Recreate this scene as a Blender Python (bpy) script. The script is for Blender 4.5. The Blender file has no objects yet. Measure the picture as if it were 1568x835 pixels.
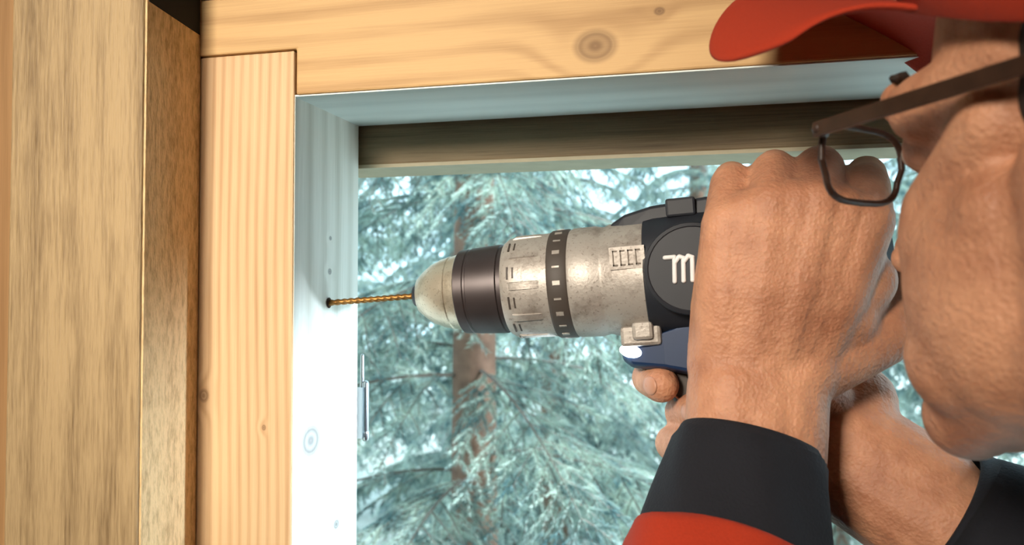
import bpy, math, random
import numpy as np
from mathutils import Vector, Matrix
random.seed(4); rng=np.random.default_rng(4)
scn=bpy.context.scene
try:
    scn.view_settings.view_transform='Standard'; scn.view_settings.look='None'
except Exception: pass
F_PX=1306.7; CAM=Vector((0,0,1.55)); YAW=math.radians(14.25); PIT=math.radians(1.65)
d0=Vector((-math.sin(YAW),math.cos(YAW),0)); rv=Vector((math.cos(YAW),math.sin(YAW),0))
dv=Vector((d0.x*math.cos(PIT),d0.y*math.cos(PIT),math.sin(PIT))); uv=rv.cross(dv)
def ray(px,py): return dv+rv*((px-784)/F_PX)+uv*((417.5-py)/F_PX)
def P(px,py,D): return CAM+ray(px,py)*D
def onY(px,py,Y):
    r=ray(px,py); return CAM+r*((Y-CAM.y)/r.y)
def onX(px,py,X):
    r=ray(px,py); return CAM+r*((X-CAM.x)/r.x)
def Q(l,d,u): return CAM+rv*l+d0*d+Vector((0,0,u))

# ---------------- materials ----------------
class NT:
    def __init__(s,name):
        s.m=bpy.data.materials.new(name); s.m.use_nodes=True; s.t=s.m.node_tree; s.b=s.t.nodes['Principled BSDF']
    def n(s,typ,**k):
        x=s.t.nodes.new(typ)
        for a,b in k.items(): setattr(x,a,b)
        return x
    def l(s,a,b): s.t.links.new(a,b)
    def math(s,op,a,b=None,c=None):
        x=s.n('ShaderNodeMath',operation=op)
        for i,v in enumerate((a,b,c)):
            if v is None: continue
            if isinstance(v,(int,float)): x.inputs[i].default_value=v
            else: s.l(v,x.inputs[i])
        return x.outputs[0]
    def mix(s,f,a,b,blend='MIX'):
        x=s.n('ShaderNodeMix',data_type='RGBA',blend_type=blend)
        if isinstance(f,(int,float)): x.inputs[0].default_value=f
        else: s.l(f,x.inputs[0])
        for i,v in ((6,a),(7,b)):
            if isinstance(v,tuple): x.inputs[i].default_value=(*v[:3],1)
            else: s.l(v,x.inputs[i])
        return x.outputs[2]
def srgb(r,g,b):
    f=lambda c:(c/255/12.92 if c/255<=.04045 else ((c/255+.055)/1.055)**2.4)
    return (f(r),f(g),f(b))
def plain(name,col,rough=.6,metal=0,noise=.12,scale=60,bump=0,**k):
    t=NT(name); tc=t.n('ShaderNodeTexCoord'); nz=t.n('ShaderNodeTexNoise'); nz.inputs['Scale'].default_value=scale; nz.inputs['Detail'].default_value=4
    t.l(tc.outputs['Object'],nz.inputs['Vector'])
    c2=tuple(max(0,c*(1-noise*2)) for c in col); c1=tuple(c*(1+noise) for c in col)
    t.l(t.mix(nz.outputs[0],c2,c1),t.b.inputs['Base Color'])
    t.b.inputs['Roughness'].default_value=rough; t.b.inputs['Metallic'].default_value=metal
    if bump:
        bp=t.n('ShaderNodeBump'); bp.inputs['Strength'].default_value=bump; bp.inputs['Distance'].default_value=.001
        t.l(nz.outputs[0],bp.inputs['Height']); t.l(bp.outputs[0],t.b.inputs['Normal'])
    for a,b in k.items(): t.b.inputs[a.replace('_',' ')].default_value=b
    return t.m
def worn(name,col,dirt,rough=.5,metal=.4):
    t=NT(name); tc=t.n('ShaderNodeTexCoord')
    nz=t.n('ShaderNodeTexNoise'); nz.inputs['Scale'].default_value=55; nz.inputs['Detail'].default_value=7; nz.inputs['Roughness'].default_value=.7
    t.l(tc.outputs['Object'],nz.inputs['Vector'])
    mr=t.n('ShaderNodeMapRange'); t.l(nz.outputs[0],mr.inputs[0]); mr.inputs[1].default_value=.50; mr.inputs[2].default_value=.68
    n2=t.n('ShaderNodeTexNoise'); n2.inputs['Scale'].default_value=700; n2.inputs['Detail'].default_value=2; t.l(tc.outputs['Object'],n2.inputs['Vector'])
    m2=t.n('ShaderNodeMapRange'); t.l(n2.outputs[0],m2.inputs[0]); m2.inputs[1].default_value=.62; m2.inputs[2].default_value=.70
    c=t.mix(t.math('MULTIPLY',mr.outputs[0],.65),col,dirt); c=t.mix(t.math('MULTIPLY',m2.outputs[0],.5),c,dirt)
    t.l(c,t.b.inputs['Base Color']); t.b.inputs['Roughness'].default_value=rough; t.b.inputs['Metallic'].default_value=metal
    bp=t.n('ShaderNodeBump'); bp.inputs['Strength'].default_value=.25; bp.inputs['Distance'].default_value=.0006; t.l(n2.outputs[0],bp.inputs['Height']); t.l(bp.outputs[0],t.b.inputs['Normal'])
    return t.m
def wood(name,axis,base,dark,freq=160,knots=(),ringamt=.45,fib=.35,rough=.65,bump=.3,warp=.012,knotcol=(.13,.06,.02),blotch=.25,fs=(900,14)):
    t=NT(name); tc=t.n('ShaderNodeTexCoord'); sp=t.n('ShaderNodeSeparateXYZ'); t.l(tc.outputs['Object'],sp.inputs[0])
    x,y,z=sp.outputs
    if axis=='Z': u=t.math('ADD',x,t.math('MULTIPLY',y,.6)); v=z
    elif axis=='X': u=t.math('ADD',z,t.math('MULTIPLY',y,.6)); v=x
    else: u=t.math('ADD',x,t.math('MULTIPLY',z,.6)); v=y
    def noise(su,sv,det=3,rgh=.5):
        cb=t.n('ShaderNodeCombineXYZ'); t.l(t.math('MULTIPLY',u,su),cb.inputs[0]); t.l(t.math('MULTIPLY',v,sv),cb.inputs[1])
        nz=t.n('ShaderNodeTexNoise'); nz.inputs['Scale'].default_value=1; nz.inputs['Detail'].default_value=det; nz.inputs['Roughness'].default_value=rgh
        t.l(cb.outputs[0],nz.inputs['Vector']); return nz.outputs[0]
    n1=noise(9,3,1)
    rc=t.math('ADD',u,t.math('MULTIPLY',t.math('SUBTRACT',n1,.5),warp*2))
    kmask=None
    for (uk,vk,r) in knots:
        du=t.math('SUBTRACT',u,uk); dvv=t.math('SUBTRACT',v,vk)
        d=t.math('SQRT',t.math('ADD',t.math('MULTIPLY',du,du),t.math('MULTIPLY',t.math('MULTIPLY',dvv,dvv),.6)))
        q=t.math('DIVIDE',d,r*2.4); g=t.math('POWER',2.718,t.math('MULTIPLY',t.math('MULTIPLY',q,q),-1.0))
        rc=t.math('ADD',t.math('MULTIPLY',rc,t.math('SUBTRACT',1.0,g)),t.math('MULTIPLY',t.math('ADD',t.math('MULTIPLY',d,1.6),uk),g))
        mr=t.n('ShaderNodeMapRange',interpolation_type='SMOOTHSTEP'); t.l(d,mr.inputs[0])
        mr.inputs[1].default_value=r*1.15; mr.inputs[2].default_value=r*.75; mr.inputs[3].default_value=0; mr.inputs[4].default_value=.75
        e=t.n('ShaderNodeMapRange',interpolation_type='SMOOTHSTEP'); t.l(t.math('ABSOLUTE',t.math('SUBTRACT',d,r)),e.inputs[0])
        e.inputs[1].default_value=r*.35; e.inputs[2].default_value=0; e.inputs[3].default_value=0; e.inputs[4].default_value=.5
        k=t.math('MAXIMUM',mr.outputs[0],e.outputs[0]) ; k=t.math('MULTIPLY',k,t.math('ADD',.8,t.math('MULTIPLY',t.math('SINE',t.math('MULTIPLY',d,9/r)),.15)))
        kmask=k if kmask is None else t.math('MAXIMUM',kmask,k)
    s=t.math('SINE',t.math('MULTIPLY',rc,freq*6.283)); s=t.math('POWER',t.math('ADD',t.math('MULTIPLY',s,.5),.5),1.8)
    s=t.math('MULTIPLY',s,t.math('ADD',.35,noise(60,5,2)))
    fb=noise(fs[0],fs[1],3,.7); bl=noise(14,4,3)
    f=t.math('ADD',t.math('MULTIPLY',s,ringamt),t.math('MULTIPLY',t.math('SUBTRACT',fb,.5),fib*2))
    f=t.math('ADD',f,t.math('MULTIPLY',t.math('SUBTRACT',bl,.5),blotch*3)); f=t.math('ADD',f,.1)
    cl=t.n('ShaderNodeClamp'); t.l(f,cl.inputs[0])
    col=t.mix(cl.outputs[0],base,dark)
    if kmask is not None: col=t.mix(kmask,col,knotcol)
    t.l(col,t.b.inputs['Base Color']); t.b.inputs['Roughness'].default_value=rough
    bp=t.n('ShaderNodeBump'); bp.inputs['Strength'].default_value=bump; bp.inputs['Distance'].default_value=.0006
    t.l(fb,bp.inputs['Height']); t.l(bp.outputs[0],t.b.inputs['Normal'])
    return t.m

# ---------------- mesh helpers ----------------
def link(o,parent=None):
    scn.collection.objects.link(o)
    if parent: o.parent=parent
    return o
def mesh(name,V,F,mat,parent=None,smooth=False,bevel=0,seg=2):
    me=bpy.data.meshes.new(name); me.from_pydata([tuple(v) for v in V],[],F); me.validate(); me.update()
    o=bpy.data.objects.new(name,me)
    if mat: me.materials.append(mat)
    if smooth: me.polygons.foreach_set('use_smooth',[True]*len(me.polygons))
    link(o,parent)
    if bevel:
        b=o.modifiers.new('bevel','BEVEL'); b.width=bevel; b.segments=seg; b.limit_method='ANGLE'
    return o
def boxVF(a,b):
    (x0,y0,z0),(x1,y1,z1)=a,b
    V=[(x0,y0,z0),(x1,y0,z0),(x1,y1,z0),(x0,y1,z0),(x0,y0,z1),(x1,y0,z1),(x1,y1,z1),(x0,y1,z1)]
    return V,[(0,3,2,1),(4,5,6,7),(0,1,5,4),(1,2,6,5),(2,3,7,6),(3,0,4,7)]
def box(name,a,b,mat,parent=None,bevel=.0,seg=2):
    V,F=boxVF(a,b); return mesh(name,V,F,mat,parent,bevel=bevel,seg=seg)
def empty(name,parent=None,loc=(0,0,0)):
    o=bpy.data.objects.new(name,None); o.location=loc; link(o,parent); return o
def frame(d):
    d=d.normalized(); a=Vector((0,0,1)) if abs(d.z)<.9 else Vector((1,0,0))
    x=d.cross(a).normalized(); return x,d.cross(x).normalized()
class Geo:
    def __init__(s): s.V=[];s.F=[]
    def rings(s,rings,cap=True):
        n=len(rings[0]); o=len(s.V)
        for r in rings: s.V+= [tuple(v) for v in r]
        for i in range(len(rings)-1):
            for j in range(n):
                a=o+i*n+j;b=o+i*n+(j+1)%n; s.F.append((a,b,b+n,a+n))
        if cap:
            s.F.append(tuple(o+j for j in reversed(range(n)))); s.F.append(tuple(o+(len(rings)-1)*n+j for j in range(n)))
    def capsule(s,a,b,ra,rb,n=16):
        a=Vector(a);b=Vector(b); d=(b-a); 
        if d.length<1e-6: d=Vector((0,0,1e-5))
        dn=d.normalized(); x,y=frame(dn); R=[]
        for t in (-88,-60,-35,-12,0): 
            t=math.radians(t); R.append([a+dn*ra*math.sin(t)+(x*math.cos(p)+y*math.sin(p))*ra*math.cos(t) for p in [k*2*math.pi/n for k in range(n)]])
        for t in (0,12,35,60,88): 
            t=math.radians(t); R.append([b+dn*rb*math.sin(t)+(x*math.cos(p)+y*math.sin(p))*rb*math.cos(t) for p in [k*2*math.pi/n for k in range(n)]])
        s.rings(R)
    def chain(s,pts,rs):
        for i in range(len(pts)-1): s.capsule(pts[i],pts[i+1],rs[i],rs[i+1])
    def ell(s,c,r,M=None,n=20,m=12):
        c=Vector(c); R=[]
        for i in range(m+1):
            t=math.pi*(i/m)*.98+.01*math.pi
            ring=[]
            for k in range(n):
                p=k*2*math.pi/n; v=Vector((r[0]*math.sin(t)*math.cos(p),r[1]*math.sin(t)*math.sin(p),-r[2]*math.cos(t)))
                if M: v=M@v
                ring.append(c+v)
            R.append(ring)
        s.rings(R)
    def lathe(s,prof,n=48,cap=True):
        s.rings([[Vector((x,r*math.cos(p),r*math.sin(p))) for p in [k*2*math.pi/n for k in range(n)]] for x,r in prof],cap)
    def box(s,a,b):
        V,F=boxVF(a,b); o=len(s.V); s.V+=V; s.F+=[tuple(i+o for i in f) for f in F]
    def obj(s,name,mat,parent=None,voxel=0,sm=4,smooth=True,bevel=0,auto=False):
        o=mesh(name,s.V,s.F,mat,parent,smooth=smooth,bevel=bevel)
        import bmesh
        bm=bmesh.new(); bm.from_mesh(o.data); bmesh.ops.recalc_face_normals(bm,faces=bm.faces); bm.to_mesh(o.data); bm.free()
        if voxel:
            r=o.modifiers.new('union','REMESH'); r.mode='VOXEL'; r.voxel_size=voxel; r.use_smooth_shade=True
            if sm:
                q=o.modifiers.new('soft','SMOOTH'); q.factor=.5; q.iterations=sm
        if auto:
            try: o.data.set_sharp_from_angle(angle=math.radians(35))
            except Exception: pass
        return o

# ---------------- door frame & wall ----------------
Y1=.45
XJ=onY(449,400,Y1).x
XS=onY(302,400,Y1).x
r=ray(548,400); Y2=XJ/r.x*r.y
ZH=onY(453,148,Y1).z
ZT=onY(305,2,Y1).z
ZS=onY(380,83,Y1).z
Yp=XS/ray(215,400).x*ray(215,400).y
XP=onY(12,400,Yp).x
def kn(px,py,Y,r,ax):
    p=onY(px,py,Y); return ((p.z+.6*p.y),p.x,r) if ax=='X' else ((p.x+.6*p.y),p.z,r)
def knx(px,py,X,r):
    p=onX(px,py,X); return (p.x+.6*p.y,p.z,r)
w_stud=wood('pine_stud_wood','Z',srgb(216,182,140),srgb(166,124,80),freq=160,knots=[kn(312,606,Y1,.0028,'Z'),kn(404,655,Y1,.0012,'Z')],ringamt=.5,warp=.006,fib=.35,blotch=.25)
w_head=wood('pine_header_wood','X',srgb(202,164,112),srgb(148,108,62),freq=60,knots=[kn(912,73,Y1,.0080,'X'),kn(1010,20,Y1,.002,'X')],ringamt=.45,warp=.022,knotcol=srgb(96,64,32),blotch=.4)
w_jamb=wood('planed_pine_lining','Z',srgb(234,234,226),srgb(186,184,170),freq=90,knots=[knx(476,675,XJ,.0065),knx(515,803,XJ,.0022),knx(505,416,XJ,.0014),knx(506,365,XJ,.0010)],ringamt=.5,fib=.35,knotcol=srgb(70,66,72),warp=.01,blotch=.25)  # frame pine in a paler copy, skylight on the jamb put into the colour
w_under=wood('planed_pine_soffit','X',srgb(222,232,230),srgb(180,192,190),freq=60,ringamt=.3,fib=.2,blotch=.3)  # frame pine again, blue skylight painted in as a pale bluish base
w_post=wood('rough_sawn_post_wood','Z',srgb(172,146,106),srgb(106,82,50),freq=40,ringamt=.35,fib=1.0,bump=1.6,warp=.025,blotch=.55,fs=(520,30))
w_side=wood('rough_sawn_side_wood','Z',srgb(226,194,144),srgb(150,118,74),freq=70,ringamt=.2,fib=1.2,bump=1.8,blotch=.2,fs=(600,90))
w_dark=wood('weathered_beam_wood','X',srgb(140,122,94),srgb(84,70,50),freq=60,ringamt=.35,fib=.7,bump=1,blotch=.6)
w_wall=wood('plank_wall_wood','Z',srgb(170,130,84),srgb(120,84,44),freq=40)
w_floor=wood('floor_wood','Y',srgb(120,90,60),srgb(80,56,34),freq=40)
m_black=plain('black_membrane',srgb(16,13,12),.8)  # plain black, for the shade strip and the wall above the header

XR=XJ+.92
door=empty('door_frame')
box('stud',(XS,Y1,0),(XJ-.0004,Y2,ZS),w_stud,door,bevel=.0012)
box('jamb_lining',(XJ-.0008,Y1+.0012,0),(XJ,Y2,ZH+.0),w_jamb,door)  # thin skin carrying the painted skylight on the jamb side
V=[(XS,Y1-.001,ZS+.0006),(XJ+.0015,Y1-.001,ZS+.0006),(XJ+.0015,Y1-.001,ZH+.0008),(XR+.15,Y1-.001,ZH+.0008),(XR+.15,Y1-.001,ZT),(XS,Y1-.001,ZT)]
V2=[(a,Y2,c) for a,b,c in V]
F=[(0,1,2,3,4,5),(11,10,9,8,7,6)]+[(i,i+6,(i+1)%6+6,(i+1)%6) for i in range(6)]
hd=mesh('header_board',V+V2,F,w_head,door,bevel=.0012)
box('header_lining',(XJ,Y1+.0004,ZH),(XR,Y2,ZH+.001),w_under,door)  # thin skin carrying the painted skylight under the header
zb=onY(548,256,Y2+.006).z
box('outer_beam',(XJ-.2,Y2+.004,zb),(XR+.2,Y2+.045,ZT),w_dark,door,bevel=.002)
box('outer_beam_drip_edge',(XJ-.02,Y2+.003,zb-.0016),(XR+.2,Y2+.047,zb+.0008),plain('pale_edge',srgb(180,170,145),.7),door)
box('right_jamb',(XR,Y1,0),(XR+.06,Y2,ZH+.003),w_jamb,door,bevel=.001)
box('threshold',(XJ,Y1,0),(XR,Y2,.02),w_floor,door,bevel=.002)
hole=onX(503,464,XJ)
g=Geo(); g.lathe([(.0001,.0016),(.0005,.0034),(.0009,.0026),(.0009,.0018)],20)
o=g.obj('drill_hole_burr',plain('hole_dark',srgb(70,44,24),.9),door); o.location=hole
box('corner_post',(XP,Yp,0),(XS,Y1+.09,2.4),w_post,None,bevel=.0016)
sd=box('post_side_board',(XS-.001,Yp+.0016,0),(XS+.0012,Y1-.0005,2.4),w_side,bpy.data.objects['corner_post'])
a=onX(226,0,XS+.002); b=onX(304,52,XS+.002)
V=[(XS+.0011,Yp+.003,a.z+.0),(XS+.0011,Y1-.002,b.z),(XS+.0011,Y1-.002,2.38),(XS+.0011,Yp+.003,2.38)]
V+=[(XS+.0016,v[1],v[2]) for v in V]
mesh('tar_paper_flap',V,[(0,3,2,1),(4,5,6,7),(0,1,5,4),(1,2,6,5),(2,3,7,6),(3,0,4,7)],m_black,bpy.data.objects['corner_post'])  # thin black sheet standing in for the slanted shadow at the post top
box('wall_front',(-1.6,Yp+.012,0),(XP-.0015,Y1+.1,2.4),w_wall)
box('wall_front.001',(XS+.002,Y1+.004,ZT+.004),(XR+.2,Y2,2.4),m_black)
box('wall_front.002',(XR+.062,Y1,0),(2.0,Y2+.02,2.4),w_wall)
box('wall_left',(-1.7,-2.2,0),(-1.6,Y2+.02,2.4),w_wall)
box('wall_right',(2.0,-2.2,0),(2.1,Y2+.02,2.4),w_wall)
box('wall_back',(-1.7,-2.3,0),(2.1,-2.2,2.4),w_wall)
box('ceiling',(-1.7,-2.3,2.4),(2.1,Y2+.05,2.5),w_wall)
box('floor',(-1.7,-2.3,-.1),(2.1,Y2+.02,0),w_floor)
box('ground',(-15,Y2+.03,-.3),(15,25,-.08),plain('pale_gravel_ground',srgb(196,202,196),.9,scale=8,noise=.12))  # unseen ground made pale to bounce light up onto the header underside
steel=plain('zinc_steel',srgb(190,196,200),.3,1,noise=.05)
hg=empty('door_hinge')
p=onY(560,610,Y2+.006); pz0=onY(560,670,Y2+.006).z; pz1=onY(560,588,Y2+.006).z; pz2=onY(555,545,Y2+.006).z
g=Geo(); g.capsule((p.x,p.y,pz0),(p.x,p.y,pz1),.0024,.0024); g.capsule((p.x,p.y,pz0),(p.x,p.y,pz0+.003),.0029,.0029); g.obj('knuckle',steel,hg)
p2=onY(555,545,Y2+.006)
g=Geo(); g.capsule((p2.x,p2.y,pz1-.004),(p2.x,p2.y,pz2),.0015,.0013); g.obj('pin',steel,hg)
box('leaf',(XJ-.002,Y2+.0002,pz0),(p.x,Y2+.0022,pz1-.002),steel,hg)

# ---------------- drill ----------------
S=Y1/.40
drill=empty('cordless_drill'); 
axis0=onX(503,464,XJ)
DM=Matrix.Translation(axis0)@Matrix.Rotation(math.radians(-4.3),4,'Y')@Matrix.Diagonal((S*1.03,S,S,1))
drill.matrix_world=DM
m_gold=plain('titanium_bit',srgb(140,100,52),.45,.85)
m_silver=worn('worn_cast_aluminium',srgb(168,161,153),srgb(100,88,78),.48,.35)
m_silver2=worn('chuck_steel',srgb(204,194,174),srgb(130,116,92),.34,.7)
m_blk=plain('black_rubber',srgb(28,31,39),.55,noise=.2)
m_sleeve=plain('chuck_sleeve_metal',srgb(70,62,62),.42,.5,noise=.15)
m_navy=plain('navy_plastic',srgb(20,44,78),.45)
m_dk=plain('dark_marking',srgb(64,56,50),.6)
m_white=plain('white_print',srgb(225,225,225),.5)
g=Geo(); 
n=10; rings=[]
for i in range(91):
    x=-.012+i*(.067/90); tw=i*.6
    rings.append([Vector((x,(1.6e-3+.25e-3*math.cos(2*(p-tw)))*math.cos(p),(1.6e-3+.25e-3*math.cos(2*(p-tw)))*math.sin(p))) for p in [k*2*math.pi/n for k in range(n)]])
g.rings(rings); g.obj('twist_bit',m_gold,drill)
g=Geo(); g.lathe([(.050,.003),(.0505,.0055),(.0535,.0075),(.056,.009)]); g.obj('chuck_jaws',m_blk,drill,auto=True)
g=Geo(); g.lathe([(.0530,.0075),(.0537,.0098),(.0575,.0132),(.062,.0164),(.0675,.0186),(.072,.0198),(.0725,.0194),(.0745,.0200),(.0795,.0212),(.0795,.018)]); g.obj('chuck_nose',m_silver2,drill,auto=True)
g=Geo(); g.lathe([(.078,.018),(.078,.0218),(.0785,.0224),(.083,.0226),(.0835,.0221),(.0845,.0221),(.085,.0229),(.098,.0236),(.1005,.0236),(.101,.0228),(.1035,.0226),(.1035,.018)],64); g.obj('chuck_sleeve',m_sleeve,drill,auto=True)
g=Geo(); g.lathe([(.1035,.018),(.1035,.0245),(.106,.0262),(.112,.0268),(.1275,.0272),(.1275,.020)],64)
for k in range(10):
    a=k*2*math.pi/10; c=math.cos(a); s_=math.sin(a); rr=.0266
    t=Vector((0,-s_,c)); nrm=Vector((0,c,s_))
    ring=[]
    for xx,h in ((.1085,.0001),(.110,.0009),(.1225,.0009),(.1245,.0001)):
        w=.0026
        q=Vector((xx,rr*c,rr*s_)); ring.append([q-t*w-nrm*.001,q-t*w*.7+nrm*h,q+t*w*.7+nrm*h,q+t*w-nrm*.001])
    g.rings(ring)
g.obj('torque_collar',m_silver,drill,auto=True)
g=Geo(); g.lathe([(.1275,.020),(.1275,.0276),(.1285,.0282),(.1365,.0284),(.1375,.0278),(.1375,.02)],64); g.obj('selector_ring',m_dk,drill,auto=True)
g=Geo()
for k in range(22):
    a=k*2*math.pi/22; q=Vector((.1325,.0285*math.cos(a),.0285*math.sin(a))); t=Vector((0,-math.sin(a),math.cos(a))); nn=Vector((0,math.cos(a),math.sin(a)))
    w=.0011 if k%2 else .0005
    g.rings([[q+Vector((dx,0,0))-t*w-nn*.0004,q+Vector((dx,0,0))+t*w-nn*.0004,q+Vector((dx,0,0))+t*w+nn*.0001,q+Vector((dx,0,0))-t*w+nn*.0001] for dx in (-.0018,.0018)])
g.obj('selector_marks',m_silver,drill,smooth=False)
g=Geo(); g.lathe([(.1375,.02),(.1375,.0278),(.139,.0284),(.150,.0286),(.153,.0278),(.1545,.0278),(.157,.0288),(.176,.0298),(.1795,.030),(.1795,.02)],64)
g.box((.159,-.0296,.004),(.1755,-.0285,.0148))
g.obj('gear_housing',m_silver,drill,auto=True)
g=Geo()
for (x0,x1,z0,z1) in ((.1605,.1628,.0056,.0132),(.164,.1664,.0056,.0132),(.1676,.170,.0056,.0132),(.1712,.1736,.0056,.0132)):
    g.box((x0,-.0298,z0),(x1,-.0295,z0+.0008)); g.box((x0,-.0298,z1-.0008),(x1,-.0295,z1)); g.box((x0,-.0298,z0),(x0+.0006,-.0295,z1))
g.obj('housing_lettering',plain('embossed_shade',srgb(104,92,80),.6),drill,smooth=False)
g=Geo()
for a0 in (198,165,232,130,262):
    a=math.radians(a0)
    for dx,w in ((0,.0032),(.0028,.0028)):
        q=Vector((.1075,.0264*math.cos(a),.0264*math.sin(a))); t=Vector((0,-math.sin(a),math.cos(a))); nn=Vector((0,math.cos(a),math.sin(a)))
        g.rings([[q+Vector((dx+e,0,0))-t*w-nn*.001,q+Vector((dx+e,0,0))+t*w-nn*.001,q+Vector((dx+e,0,0))+t*w+nn*.0004,q+Vector((dx+e,0,0))-t*w+nn*.0004] for e in (0,.0008)])
g.obj('collar_digits',m_dk,drill,smooth=False)
g=Geo(); g.box((.160,-.020,-.034),(.1795,.020,-.024)); g.box((.166,-.0225,-.031),(.176,.0225,-.022)); g.obj('housing_bracket',m_silver,drill,smooth=False,bevel=.0018)
g=Geo(); g.lathe([(.1735,.0285),(.1745,.0306),(.179,.0315),(.200,.0325),(.235,.0325),(.262,.0315),(.278,.0285),(.284,.022),(.285,.01)],64); g.obj('motor_housing',m_blk,drill,auto=True)
g=Geo()
prof=[(.158,.0285,.012),(.165,.0325,.0135),(.178,.0355,.015),(.205,.0375,.016),(.23,.036,.016)]
g.rings([[Vector((x,-w,.022)),Vector((x,-w*.8,h-.001)),Vector((x,-w*.4,h)),Vector((x,w*.4,h)),Vector((x,w*.8,h-.001)),Vector((x,w,.022))] for x,h,w in prof])
g.box((.186,-.017,.028),(.2,.017,.0372))
g.obj('top_cover',m_blk,drill,smooth=False,bevel=.0012)
g=Geo(); nn=40
for sgn in (-1,1):
    g.rings([[Vector((.1965+r_*math.cos(p),sgn*y_,.0015+r_*math.sin(p))) for p in [k*2*math.pi/nn for k in range(nn)]] for r_,y_ in ((.022,.020),(.022,.031),(.0215,.0328),(.0200,.0334),(.0195,.0330),(.001,.0332))])
g.obj('badge_disc',m_blk,drill,auto=True)
g=Geo()
def stroke(pts,w=.0011,y=-.0333):
    for i in range(len(pts)-1): g.capsule((pts[i][0],y,pts[i][1]),(pts[i+1][0],y,pts[i+1][1]),w,w,10)
cx,cz=.1880,.0015
stroke([(cx-.0030,cz+.0060),(cx+.0012,cz+.0060),(cx+.0005,cz-.0055)],.0011)
stroke([(cx+.0010,cz+.0030),(cx+.0034,cz+.0060),(cx+.0052,cz+.0052),(cx+.0045,cz-.0055)],.0011)
stroke([(cx+.0050,cz+.0030),(cx+.0074,cz+.0060),(cx+.0092,cz+.0052),(cx+.0085,cz-.0055)],.0011)
g.obj('badge_letter',m_white,drill)
g=Geo()
g.rings([[Vector((x,-w,z1)),Vector((x,-w,z0+.002)),Vector((x,-w*.7,z0)),Vector((x,w*.7,z0)),Vector((x,w,z0+.002)),Vector((x,w,z1))] for x,w,z0,z1 in ((.159,.011,-.041,-.033),(.164,.015,-.045,-.031),(.18,.018,-.047,-.028),(.2,.019,-.052,-.022),(.226,.018,-.056,-.02))])
g.obj('trigger_housing',m_navy,drill,smooth=False,bevel=.0015)
led=NT('led_emitter'); led.b.inputs['Emission Color'].default_value=(.75,.88,1,1); led.b.inputs['Emission Strength'].default_value=14
g=Geo(); g.ell((.1645,-.0135,-.0365),(.0062,.0040,.0034),Matrix.Rotation(math.radians(14),3,'Y')); g.obj('led_lens',led.m,drill)
def loft(g,pts,rx,ry,n=24):
    R=[]
    for i,p in enumerate(pts):
        R.append([Vector((p[0]+rx[i]*math.cos(a),p[1]+ry[i]*math.sin(a),p[2])) for a in [k*2*math.pi/n for k in range(n)]])
    g.rings(R)
g=Geo(); loft(g,[(.207,0,-.015),(.209,0,-.045),(.213,0,-.075),(.217,0,-.105),(.221,0,-.14),(.221,0,-.155)],[.027,.023,.020,.019,.020,.028],[.020,.0165,.0155,.0155,.017,.022]); g.obj('grip_handle',m_blk,drill)
g=Geo(); g.rings([[Vector((x+o_,y,z)) for y,o_ in ((-.006,.002),(-.0035,0),(.0035,0),(.006,.002),(.006,.012),(-.006,.012))] for x,z in ((.181,-.044),(.1795,-.052),(.181,-.062),(.186,-.07))]); g.obj('trigger',m_dk,drill,smooth=False,bevel=.001)
g=Geo(); g.box((.185,-.033,-.195),(.262,.033,-.157)); g.obj('battery_pack',m_navy,drill,smooth=False,bevel=.006)
ld=bpy.data.lights.new('drill_led','SPOT'); ld.energy=3.6; ld.color=(.72,.87,1); ld.spot_size=math.radians(100); ld.spot_blend=1; ld.shadow_soft_size=.003
lo=bpy.data.objects.new('drill_led_light',ld); link(lo)
lp=DM@Vector((.1545,-.010,-.0385)); lo.location=lp
tgt=Vector((XJ,Y1+.07,CAM.z-.13)); lo.rotation_euler=(tgt-lp).to_track_quat('-Z','Y').to_euler()

# ---------------- person ----------------
man=empty('carpenter_man')
t=NT('skin'); tc=t.n('ShaderNodeTexCoord'); nz=t.n('ShaderNodeTexNoise'); nz.inputs['Scale'].default_value=24; nz.inputs['Detail'].default_value=6; nz.inputs['Roughness'].default_value=.65
t.l(tc.outputs['Object'],nz.inputs['Vector']); 
rp=t.n('ShaderNodeMapRange'); t.l(nz.outputs[0],rp.inputs[0]); rp.inputs[1].default_value=.35; rp.inputs[2].default_value=.65
t.l(t.mix(rp.outputs[0],srgb(160,106,78),srgb(204,148,114)),t.b.inputs['Base Color'])
nz2=t.n('ShaderNodeTexNoise'); nz2.inputs['Scale'].default_value=380; nz2.inputs['Detail'].default_value=4; t.l(tc.outputs['Object'],nz2.inputs['Vector'])
wv=t.n('ShaderNodeTexVoronoi'); wv.inputs['Scale'].default_value=520; t.l(tc.outputs['Object'],wv.inputs['Vector'])
hsum=t.math('ADD',nz2.outputs[0],t.math('MULTIPLY',wv.outputs['Distance'],.5))
bp=t.n('ShaderNodeBump'); bp.inputs['Strength'].default_value=.7; bp.inputs['Distance'].default_value=.0009; t.l(hsum,bp.inputs['Height']); t.l(bp.outputs[0],t.b.inputs['Normal'])
t.b.inputs['Roughness'].default_value=.6; t.b.inputs['Subsurface Weight'].default_value=.1; t.b.inputs['Subsurface Radius'].default_value=(.006,.002,.001); t.b.inputs['Subsurface Scale'].default_value=1
skin=t.m
m_nail=plain('nail',srgb(176,126,100),.45,noise=.03)
m_red=plain('red_fabric',srgb(166,44,8),.9,noise=.1,scale=900,bump=.3)
m_bf=plain('black_fabric',srgb(14,16,26),.9,noise=.15,scale=700,bump=.4)
m_hair=plain('grey_brown_hair',srgb(48,36,28),.8,noise=.4,scale=300,bump=.8)

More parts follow.
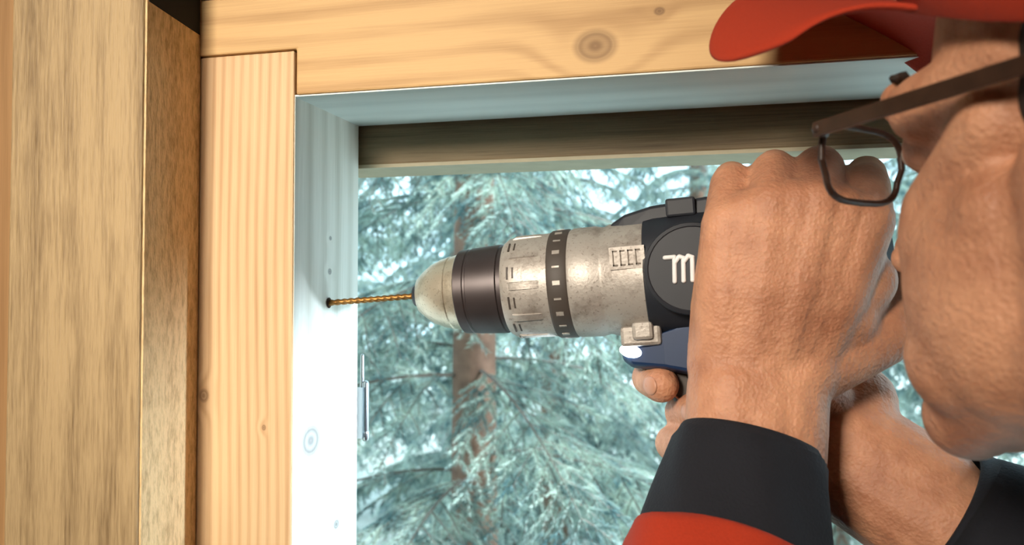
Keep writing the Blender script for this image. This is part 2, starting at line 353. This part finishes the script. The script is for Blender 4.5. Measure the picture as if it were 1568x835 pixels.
g=Geo()
W1=P(1125,600,.436);W2=P(1195,600,.436)
MC={'pinky':(P(1114,345,.434),.0135),'ring':(P(1180,318,.428),.0145),'middle':(P(1250,314,.425),.0148),'index':(P(1325,338,.425),.0145)}
base={'pinky':P(1110,560,.438),'ring':P(1145,560,.434),'middle':P(1180,560,.433),'index':P(1225,560,.436)}
for k,(p_,r_) in MC.items(): g.chain([base[k],(base[k]+p_)/2+ dv*-.003,p_],[.0175,.0168,r_])
ks=['pinky','ring','middle','index']
for a_,b_ in zip(ks[:-1],ks[1:]):
    q0=(base[a_]+base[b_])/2; q1=(MC[a_][0]+MC[b_][0])/2
    g.chain([q0,(q0+q1)/2+dv*-.002,q1],[.0175,.0172,.0142])
FG={'pinky':[P(1122,285,.452),P(1120,274,.482),P(1114,300,.510)],
    'ring':[P(1186,268,.450),P(1186,258,.484),P(1182,285,.516)],
    'middle':[P(1254,262,.448),P(1256,252,.486),P(1250,282,.520)],
    'index':[P(1324,288,.448),P(1326,268,.484),P(1315,290,.520)]}
RR={'pinky':(.0122,.0102,.0088),'ring':(.0130,.0110,.0094),'middle':(.0134,.0114,.0096),'index':(.0130,.0112,.0096)}
for k in FG: g.chain([MC[k][0]]+FG[k],[MC[k][1]*.95,*RR[k]])
g.chain([P(1235,560,.44),P(1350,512,.447),P(1368,440,.462),P(1335,392,.482)],[.021,.0168,.0135,.0112])
g.chain([P(1235,540,.438),P(1325,430,.437)],[.019,.016])
g.chain([P(1108,560,.44),P(1106,470,.445),P(1110,370,.44)],[.019,.0165,.013])
g.chain([P(1180,540,.445),P(1220,400,.44)],[.024,.022])
g.chain([P(1290,490,.438),P(1300,380,.436)],[.018,.018])
A=P(1127,690,.430);B=P(1185,690,.430)
g.chain([base['pinky'],W1,A,P(1115,760,.420)],[.019,.0245,.026,.026]); g.chain([base['index'],W2,B,P(1170,760,.420)],[.021,.0245,.026,.026])
g.chain([(base['ring']+base['middle'])/2,(W1+W2)/2,(A+B)/2],[.019,.025,.028])
g.obj('left_hand_and_forearm',skin,man,voxel=.0015,sm=10)

def T(x,y,z): return DM@Vector((x,y,z))
g=Geo(); k_=S
chs=[([T(.252,.026,-.070),T(.226,.034,-.046),T(.188,.031,-.050),T(.170,.010,-.052),T(.177,-.012,-.054)],[.013,.011,.0104,.0098,.0090]),
 ([T(.253,.028,-.078),T(.228,.036,-.067),T(.198,.034,-.070),T(.185,.010,-.0705),T(.194,-.015,-.067)],[.013,.0115,.0106,.0098,.0090]),
 ([T(.253,.028,-.086),T(.228,.035,-.087),T(.192,.032,-.088),T(.179,.008,-.086),T(.188,-.017,-.084)],[.013,.011,.0102,.0096,.0088]),
 ([T(.252,.026,-.094),T(.230,.032,-.106),T(.204,.030,-.104),T(.190,.008,-.102),T(.199,-.016,-.100)],[.012,.010,.0092,.0086,.0078])]
tips=[]
for pts,rs in chs:
    g.chain(pts,[q*k_ for q in rs]); tips.append((pts[-2],pts[-1],rs[-1]*k_))
g.chain([T(.258,.016,-.075),T(.247,-.010,-.058),T(.226,-.027,-.05),T(.208,-.028,-.048)],[.014*k_,.0115*k_,.0098*k_,.0085*k_])
g.ell(T(.243,.026,-.078),(.020,.016,.032))
wr=T(.266,.022,-.082)
wr2=P(1300,715,.475)
wr3=P(1425,790,.455)
g.chain([T(.25,.026,-.08),wr,wr2,wr3,P(1520,850,.44)],[.020,.026,.031,.034,.033])
up_=Vector((0,0,.012))
g.chain([wr+up_,wr2+up_,wr3+up_],[.024,.030,.028])
g.obj('right_hand_and_forearm',skin,man,voxel=.0015,sm=5)
for i,(a,b,r_) in enumerate(tips):
    d=(b-a).normalized(); c=b+Vector((-.72,-.69,0)).normalized()*r_*.80
    nrm=Vector((-.75,-.66,0)).normalized(); s1=d.cross(nrm).normalized(); d1=nrm.cross(s1)
    M=Matrix((s1,d1,nrm)).transposed()
    gg=Geo(); gg.ell(c,(r_*.52,r_*.62,r_*.16),M); gg.obj('right_nail_%d'%(i+1),m_nail,man)

def tube(name,pts,rs,mat,par,wall=.0022,n=48,wr=.0012,freq=7,flat=.86):
    g=Geo(); R=[]; Rin=[]; px_=None
    for i,p_ in enumerate(pts):
        d=(pts[min(i+1,len(pts)-1)]-pts[max(i-1,0)]).normalized()
        ref=px_ if px_ is not None else rv
        x=(ref-d*ref.dot(d)).normalized(); px_=x; y=d.cross(x)
        rr=lambda a: rs[i]+wr*math.sin(a*freq+i*.5)*min(1,i/3)
        R.append([p_+(x*math.cos(a)+y*math.sin(a)*flat)*rr(a) for a in [k*2*math.pi/n for k in range(n)]])
        Rin.append([p_+(x*math.cos(a)+y*math.sin(a)*flat)*(rr(a)-wall) for a in [k*2*math.pi/n for k in range(n)]])
    g.rings(list(reversed(Rin))+R+[Rin[-1]],cap=False)
    return g.obj(name,mat,par)
def samp(pts,rs,m=5):
    P_=[];R_=[]
    for i in range(len(pts)-1):
        for j in range(m): P_.append(pts[i].lerp(pts[i+1],j/m)); R_.append(rs[i]+(rs[i+1]-rs[i])*j/m)
    return P_+[pts[-1]],R_+[rs[-1]]
el=Q(.075,.33,-.34); shL=Q(.10,.17,-.20)
pp,rr=samp([P(1150,676,.430),P(1147,692,.428),P(1130,800,.414),P(1112,900,.398)],[.0352,.0385,.0440,.047],4)
tube('left_cuff',pp,rr,m_bf,man)
pp,rr=samp([P(1112,845,.400),P(1110,856,.398),P(1095,1000,.375),el],[.0425,.0480,.053,.056],4)
tube('left_sleeve',pp,rr,m_red,man,wr=.002,freq=5)
pp,rr=samp([P(1440,790,.452),P(1460,802,.450),P(1600,895,.43),Q(.40,.42,-.25)],[.038,.043,.054,.06],5)
tube('right_sleeve',pp,rr,m_bf,man,wr=.002,freq=5,flat=1)

# head
hs=.93
ang=math.radians(20)
Fl,Fdp=-math.sin(ang),math.cos(ang)
hdp=.318; hl=(1250-784)/F_PX*hdp
HL=hl-.09*hs*Fl+.0765*hs*Fdp; HD=hdp-.09*hs*Fdp+.0765*hs*(-Fl); HU=.0540
Fd=(d0*Fdp+rv*Fl).normalized(); Rd=Fd.cross(Vector((0,0,1))).normalized()
Hc=Q(HL,HD,HU)
HM=Matrix.Translation(Hc)@Matrix((Rd,Fd,Vector((0,0,1)))).transposed().to_4x4()@Matrix.Rotation(math.radians(-.5),4,'X')@Matrix.Scale(hs,4)
head=empty('head_group',man); head.matrix_world=HM
g=Geo()
g.ell((0,-.015,.032),(.074,.097,.088))
g.ell((0,.022,-.02),(.062,.062,.08))
g.ell((0,.026,-.080),(.053,.055,.040))
for s_ in (-1,1):
    g.capsule((s_*.054,-.008,-.070),(s_*.024,.066,-.104),.019,.018)
    g.capsule((s_*.058,-.006,-.02),(s_*.054,-.008,-.070),.018,.019)
    g.ell((s_*.041,.050,-.036),(.025,.024,.028))
    g.ell((s_*.042,.028,-.052),(.031,.044,.052))
    g.capsule((s_*.060,.02,.0),(s_*.044,.056,-.026),.013,.017)
    g.capsule((s_*.060,.01,.02),(s_*.050,.060,.014),.013,.014)
    g.capsule((s_*.056,.02,-.03),(s_*.040,.050,-.080),.018,.024)
    g.capsule((s_*.014,.089,.021),(s_*.046,.074,.020),.0095,.010)
    g.ell((s_*.012,.106,-.040),(.0085,.010,.008))
    g.ell((s_*.031,.070,.002),(.0165,.0145,.0125))
    ep=[Vector((s_*(.074+.008*max(0,-math.cos(a)*.3+.6)),-.026-.016*math.cos(a),-.006+.029*math.sin(a))) for a in [i*2*math.pi/14 for i in range(15)]]
    for i in range(14): g.capsule(ep[i],ep[i+1],.0034,.0034,8)
    g.ell((s_*.074,-.024,-.008),(.004,.015,.026)); g.ell((s_*.074,-.018,-.034),(.005,.008,.010))
g.chain([(0,.088,.012),(0,.100,-.012),(0,.113,-.036)],[.0075,.0085,.0115])
g.ell((0,.084,-.060),(.026,.012,.009)); g.ell((0,.082,-.075),(.023,.012,.009))
g.ell((0,.070,-.101),(.024,.020,.020))
g.chain([(0,-.030,-.06),(0,-.045,-.14),(0,-.06,-.21)],[.054,.056,.064])
g.obj('head',skin,head,voxel=.0022,sm=16)
m_eye=plain('eye_white',srgb(215,210,200),.2,noise=.02); m_iris=plain('iris',srgb(60,80,90),.2)
for s_ in (-1,1):
    g=Geo(); g.ell((s_*.031,.0765,.001),(.0105,.0105,.0075)); g.obj('eyeball',m_eye,head)
    g=Geo(); g.ell((s_*.030,.0855,.001),(.005,.002,.005)); g.obj('iris',m_iris,head)
    g=Geo()
    for k in range(40):
        a=k/39; p_=Vector((s_*(.012+.044*a),.097-.030*a*a-.003*a,.026+.005*math.sin(a*3)))
        g.capsule(p_,p_+Vector((s_*.005,-.002,.003-.004*a)),.0024,.0012,6)
    g.obj('eyebrow',m_hair,head)
g=Geo(); g.ell((0,-.028,.022),(.0765,.0900,.082)); 
for s_ in (-1,1): g.capsule((s_*.070,-.010,.03),(s_*.070,-.010,.006),.005,.004)
hr=g.obj('hair',m_hair,head,voxel=.0028,sm=4)
m_frame=plain('dark_tortoise_frame',srgb(56,36,26),.4,noise=.35,scale=120)
gt=NT('lens_glass'); tr=gt.n('ShaderNodeBsdfTransparent'); gl=gt.n('ShaderNodeBsdfGlossy'); gl.inputs['Roughness'].default_value=.02
mx=gt.n('ShaderNodeMixShader'); mx.inputs[0].default_value=.07; gt.l(tr.outputs[0],mx.inputs[1]); gt.l(gl.outputs[0],mx.inputs[2]); gt.l(mx.outputs[0],gt.t.nodes['Material Output'].inputs[0]); tr.inputs[0].default_value=(.93,.95,.95,1)
gp=empty('eyeglasses',head)
def lenspts(s_,n=32):
    out=[]
    for k in range(n):
        a=k*2*math.pi/n; c=math.cos(a);s2=math.sin(a)
        x=.0265*math.copysign(abs(c)**.55,c); z=.0160*math.copysign(abs(s2)**.6,s2)
        if z<0: x*=.90
        out.append(Vector((s_*(.0435+x*1.0),.106-.012*((.0435+x)/.07)**2,-.001+z)))
    return out
for s_ in (-1,1):
    g=Geo(); L=lenspts(s_)
    for i in range(32): g.capsule(L[i],L[(i+1)%32],.0015,.0015,8)
    g.capsule(Vector((s_*.068,.0945,.010)),Vector((s_*.0765,.088,.010)),.0022,.0026,8)
    R=[]
    arm=[(s_*.0765,.090,.010),(s_*.0785,.05,.010),(s_*.0785,-.01,.011),(s_*.0785,-.026,.010),(s_*.077,-.048,-.014)]
    for i,a_ in enumerate(arm):
        h=.0030 if i<3 else .0022
        R.append([Vector(a_)+Vector((ox,oy if i>3 else 0,oz)) for ox,oy,oz in ((-.0012,0,-h),(.0012,0,-h),(.0012,0,h),(-.0012,0,h))])
    g.rings(R)
    g.obj('frame_side',m_frame,gp,smooth=False,bevel=.0004)
    o=mesh('lens',[Vector((v.x,v.y,v.z)) for v in L],[tuple(range(32))],gt.m,gp)
g=Geo(); g.chain([Vector((-.0165,.106,.004)),Vector((0,.110,.008)),Vector((.0165,.106,.004))],[.0018]*3); g.obj('bridge',m_frame,gp)
capm=empty('cap',head); capm.rotation_euler=(0,0,math.radians(6)); capm.location=(0,0,.002)
g=Geo(); nr=48; R=[]
def rimz(a): return .017+.045*max(0,math.sin(a))**1.3
for t_ in [0,.12,.25,.4,.55,.7,.82,.92,.985]:
    ring=[]
    for k in range(nr):
        a=k*2*math.pi/nr; z0=rimz(a); top=.138
        ph=t_*math.pi/2
        rx=.0825*math.cos(ph)**.8; ry=.104*math.cos(ph)**.8
        ring.append(Vector((rx*math.cos(a),-.014+ry*math.sin(a),z0+(top-z0)*math.sin(ph))))
    R.append(ring)
g.rings(R,cap=False); g.F.append(tuple(range(len(g.V)-nr,len(g.V))))
o=g.obj('cap_crown',m_red,capm); sf=o.modifiers.new('thick','SOLIDIFY'); sf.thickness=.0022; sf.offset=1
g=Geo(); g.ell((0,-.014,.139),(.006,.006,.003)); g.obj('cap_button',m_red,capm)
V=[];F=[]; nu,nvv=29,11
for j in range(nvv):
    s_=j/(nvv-1)
    for i in range(nu):
        q=-1+2*i/(nu-1); a=math.radians(90-q*56)
        bx=.0825*math.cos(a); by=-.014+.104*math.sin(a); bz=rimz(a)+.002
        ex=.088*math.sin(q*math.pi/2)*(1.0); ey=.088+.090*max(0,math.cos(q*math.pi/2))**.5
        e=Vector((bx*(1-s_)+ex*s_,by*(1-s_)+ey*s_,0))
        z=bz*(1-s_)+s_*(.104)-.066*(abs(e.x)/.088)**2*s_
        V.append((e.x,e.y,z))
for j in range(nvv-1):
    for i in range(nu-1): a=j*nu+i; F.append((a,a+1,a+nu+1,a+nu))
o=mesh('cap_brim',V,F,m_red,capm,smooth=True); sf=o.modifiers.new('thick','SOLIDIFY'); sf.thickness=.003; sf.offset=0
sb=o.modifiers.new('sub','SUBSURF'); sb.levels=1; sb.render_levels=1

nb=HM@Vector((0,-.065,-.20)); pel=Q(.40,.10,-.72)
chest=Q(.31,.20,-.36); shR=Q(.40,.34,-.20)
g=Geo()
g.chain([nb,chest,Q(.36,.14,-.55),pel],[.075,.135,.13,.135])
g.chain([shL,nb+Vector((0,0,-.03)),shR],[.062,.075,.062]); g.chain([shL,chest,shR],[.06,.12,.06])
g.chain([shL,el],[.062,.054]); g.chain([shR,Q(.43,.36,-.3),Q(.40,.42,-.25)],[.06,.056,.052])
g.obj('jacket',m_bf,man,voxel=.006,sm=6)
pp,rr=samp([nb+Vector((0,0,-.02)),HM@Vector((0,-.052,-.155))],[.080,.068],3); tube('jacket_collar',pp,rr,m_bf,man,wall=.003,flat=1)
m_tr=plain('work_trousers',srgb(30,32,38),.85)
g=Geo()
hL=Q(.32,.04,-.78);hR=Q(.48,.16,-.78)
kL=Q(.30,.10,-1.1);kR=Q(.50,.22,-1.1); aL=Q(.33,.0,-1.46);aR=Q(.52,.12,-1.46)
g.chain([pel,hL,kL,aL],[.13,.09,.065,.05]); g.chain([pel,hR,kR,aR],[.13,.09,.065,.05]); g.obj('trousers',m_tr,man,voxel=.008,sm=6)
g=Geo()
for a_ in (aL,aR):
    b_=a_.copy(); b_.z=.045; g.chain([a_,b_,b_+Fd*.17],[.055,.045,.04]) 
g.obj('boots',m_blk,man,voxel=.006,sm=3)

# ---------------- spruce ----------------
m_needle=NT('spruce_needles'); tcn=m_needle.n('ShaderNodeTexCoord'); nz=m_needle.n('ShaderNodeTexNoise'); nz.inputs['Scale'].default_value=9; nz.inputs['Detail'].default_value=2
m_needle.l(tcn.outputs['Object'],nz.inputs['Vector'])
mrn=m_needle.n('ShaderNodeMapRange'); m_needle.l(nz.outputs[0],mrn.inputs[0]); mrn.inputs[1].default_value=.35; mrn.inputs[2].default_value=.62
ncol=m_needle.mix(mrn.outputs[0],srgb(92,132,136),srgb(206,224,212))
m_needle.l(ncol,m_needle.b.inputs['Base Color']); m_needle.b.inputs['Roughness'].default_value=.65
m_needle.b.inputs['Specular IOR Level'].default_value=.25
tl=m_needle.n('ShaderNodeBsdfTranslucent'); m_needle.l(ncol,tl.inputs[0]); ms=m_needle.n('ShaderNodeMixShader'); ms.inputs[0].default_value=.2
m_needle.l(m_needle.b.outputs[0],ms.inputs[1]); m_needle.l(tl.outputs[0],ms.inputs[2]); m_needle.l(ms.outputs[0],m_needle.t.nodes['Material Output'].inputs[0])
m_needle=m_needle.m
m_twig=plain('spruce_twig',srgb(120,112,104),.8,noise=.2)
m_bark=plain('spruce_bark',srgb(150,116,98),.9,noise=.4,scale=28,bump=1.0)
def branch(seed,L):
    R=np.random.default_rng(seed); segs=[]
    def path(p,d,length,n,droop):
        pts=[p.copy()]; d=d/np.linalg.norm(d)
        for i in range(n):
            d=d+np.array([0,0,-droop/n]); d/=np.linalg.norm(d); pts.append(pts[-1]+d*length/n)
        return pts,d
    main,_=path(np.zeros(3),np.array([1,0,.2]),L,20,.9)
    for i in range(20): segs.append((main[i],main[i+1],.006*(1-i/22),i>8))
    s=.12*L
    while s<L:
        f=s/L*20; i=min(int(f),19); p=main[i]+(main[i+1]-main[i])*(f-i); dm=main[i+1]-main[i]; dm/=np.linalg.norm(dm)
        for sd in (-1,1):
            ln=(.34*(1-s/L)+.07)*R.uniform(.7,1.15); d=dm*.75+np.array([0,sd*.8,0])+R.normal(0,.1,3)
            tw,_=path(p,d,ln,5,R.uniform(.4,1.1))
            for k in range(5): segs.append((tw[k],tw[k+1],.0020,True))
            m=max(1,int(ln/.05))
            for q in range(m):
                ff=(q+.6)/m*5; ii=min(int(ff),4); pq=tw[ii]+(tw[ii+1]-tw[ii])*(ff-ii); dq=tw[ii+1]-tw[ii]; dq/=np.linalg.norm(dq)
                side=np.cross(dq,[0,0,1])
                for s2 in (-1,1):
                    l2=R.uniform(.06,.11)*(1-.5*q/m); st,_=path(pq,dq*.8+side*s2*.7+R.normal(0,.1,3),l2,2,R.uniform(.2,.6))
                    for k in range(2): segs.append((st[k],st[k+1],.0013,True))
        s+=.066*R.uniform(.85,1.15)
    V=[];T_=[];mi=[]; nv=0
    for a,b,r_,nd in segs:
        d=b-a; ln=np.linalg.norm(d); d=d/ln; x=np.cross(d,[0,0,1]); x/=max(np.linalg.norm(x),1e-6); y=np.cross(d,x)
        c=[x*r_,(-.5*x+.87*y)*r_,(-.5*x-.87*y)*r_]
        V.append(np.array([a+c[0],a+c[1],a+c[2],b+c[0],b+c[1],b+c[2]]))
        for j in range(3):
            k=(j+1)%3; T_+= [[nv+j,nv+k,nv+3+k],[nv+j,nv+3+k,nv+3+j]]
        mi+=[0]*6; nv+=6
        if nd:
            n=max(3,int(ln/.0032)*4); tt=R.random(n)[:,None]; ph=R.random(n)*2*np.pi
            rad=np.cos(ph)[:,None]*x+np.sin(ph)[:,None]*y*.5
            nd_=d*.6+rad*.85; nd_/=np.linalg.norm(nd_,axis=1)[:,None]
            p0=a+d*ln*tt; Ln=R.uniform(.013,.020,n)[:,None]; w=np.cross(nd_,d); w/=np.maximum(np.linalg.norm(w,axis=1)[:,None],1e-6); w*=.0011
            blk=np.stack([p0-w,p0+w,p0+nd_*Ln],1).reshape(-1,3); V.append(blk)
            idx=np.arange(n*3).reshape(-1,3)+nv; T_+=idx.tolist(); mi+=[1]*n; nv+=n*3
    V=np.concatenate(V); me=bpy.data.meshes.new('spruce_branch'); me.from_pydata(V.tolist(),[],T_); me.materials.append(m_twig); me.materials.append(m_needle)
    me.polygons.foreach_set('material_index',mi); me.update(); return me
brs=[branch(11,1.0),branch(12,.95),branch(13,.9)]
tp=P(726,600,1.95)
OFF=Vector((tp.x,tp.y,-.08))
col=bpy.data.collections.new('spruce_parts'); col.instance_offset=OFF; scn.collection.children.link(col)
se=bpy.data.objects.new('spruce_tree',None); se.location=OFF; col.objects.link(se)
g=Geo(); g.rings([[Vector((math.cos(a)*r_*(1+.05*math.sin(5*a+z)),math.sin(a)*r_*(1+.05*math.sin(5*a+z)),z)) for a in [k*2*math.pi/20 for k in range(20)]] for z,r_ in ((-.2,.085),(0,.07),(.8,.056),(1.6,.048),(2.6,.038),(4,.02),(5.5,.004))])
tk=g.obj('trunk',m_bark); scn.collection.objects.unlink(tk); col.objects.link(tk); tk.parent=se
z=.35; az=0
while z<5.2:
    nb_=5
    for k in range(nb_):
        az+=2*math.pi/nb_+random.uniform(-.25,.25)
        o=bpy.data.objects.new('branch',brs[random.randint(0,2)]); sc=(1.10-.19*z)*random.uniform(.8,1.1)
        o.location=(0,0,z+random.uniform(-.06,.06)); o.rotation_euler=(random.uniform(-.25,.25),random.uniform(-.05,.35),az); o.scale=(sc,sc,sc); col.objects.link(o); o.parent=se
    z+=.22; az+=.6
for (zz,aa,tilt,sc) in ((1.93,-1.15,.12,.70),(1.12,-1.6,.0,.7),(1.02,-1.25,.05,.75)):
    o=bpy.data.objects.new('branch',brs[1]); o.location=(0,0,zz); o.rotation_euler=(0,tilt,aa); o.scale=(sc,sc,sc); col.objects.link(o); o.parent=se
trees=[(-2.1,2.7,1,1.0),(1.1,3.1,2.1,1.0),(-.75,3.7,.7,1.05),(.5,4.5,3,1.1),(2.3,4.2,4,1.1),(-3.0,4.6,5,1.2),(3.2,6.2,1.5,1.2),(-.2,6.0,2.5,1.3),(-2.0,6.2,3.6,1.3),(1.4,6.6,.4,1.3),(-4,8,.4,1.4)]
for i,(x,y,rz,sc) in enumerate(trees):
    e=bpy.data.objects.new('spruce_tree',None); e.instance_type='COLLECTION'; e.instance_collection=col; e.location=(x,y,-.08); e.rotation_euler=(0,0,rz); e.scale=(sc,sc,sc); link(e)

# ---------------- lights, world, camera ----------------
w=bpy.data.worlds.new('overcast_sky'); scn.world=w; w.use_nodes=True; bg=w.node_tree.nodes['Background']; bg.inputs[0].default_value=(.55,.79,.91,1); bg.inputs[1].default_value=3.6
sn=bpy.data.lights.new('sun','SUN'); sn.energy=10; sn.color=(.88,.96,1); sn.angle=math.radians(16); so=bpy.data.objects.new('sun_light',sn); link(so); so.rotation_euler=Vector((-.8,.22,-.75)).to_track_quat('-Z','Y').to_euler()
def area(name,loc,tgt,size,e,colr,spread=180):
    a=bpy.data.lights.new(name,'AREA'); a.energy=e; a.size=size; a.color=colr; a.spread=math.radians(spread); o=bpy.data.objects.new(name,a); link(o); o.location=loc; o.rotation_euler=(Vector(tgt)-Vector(loc)).to_track_quat('-Z','Y').to_euler(); return o
area('work_lamp',(-.45,-.85,2.0),(-.20,.45,1.55),.3,2.8,(1,.90,.76),50)
area('ceiling_lamp',(.6,-1.2,2.3),(.3,0,1.3),.5,1.8,(1,.82,.62))
cam=bpy.data.cameras.new('camera'); co=bpy.data.objects.new('camera',cam); link(co); scn.camera=co
co.location=CAM; co.rotation_euler=dv.to_track_quat('-Z','Y').to_euler(); cam.sensor_width=36; cam.lens=30; cam.clip_start=.01
cam.dof.use_dof=True; cam.dof.focus_distance=.5; cam.dof.aperture_fstop=11
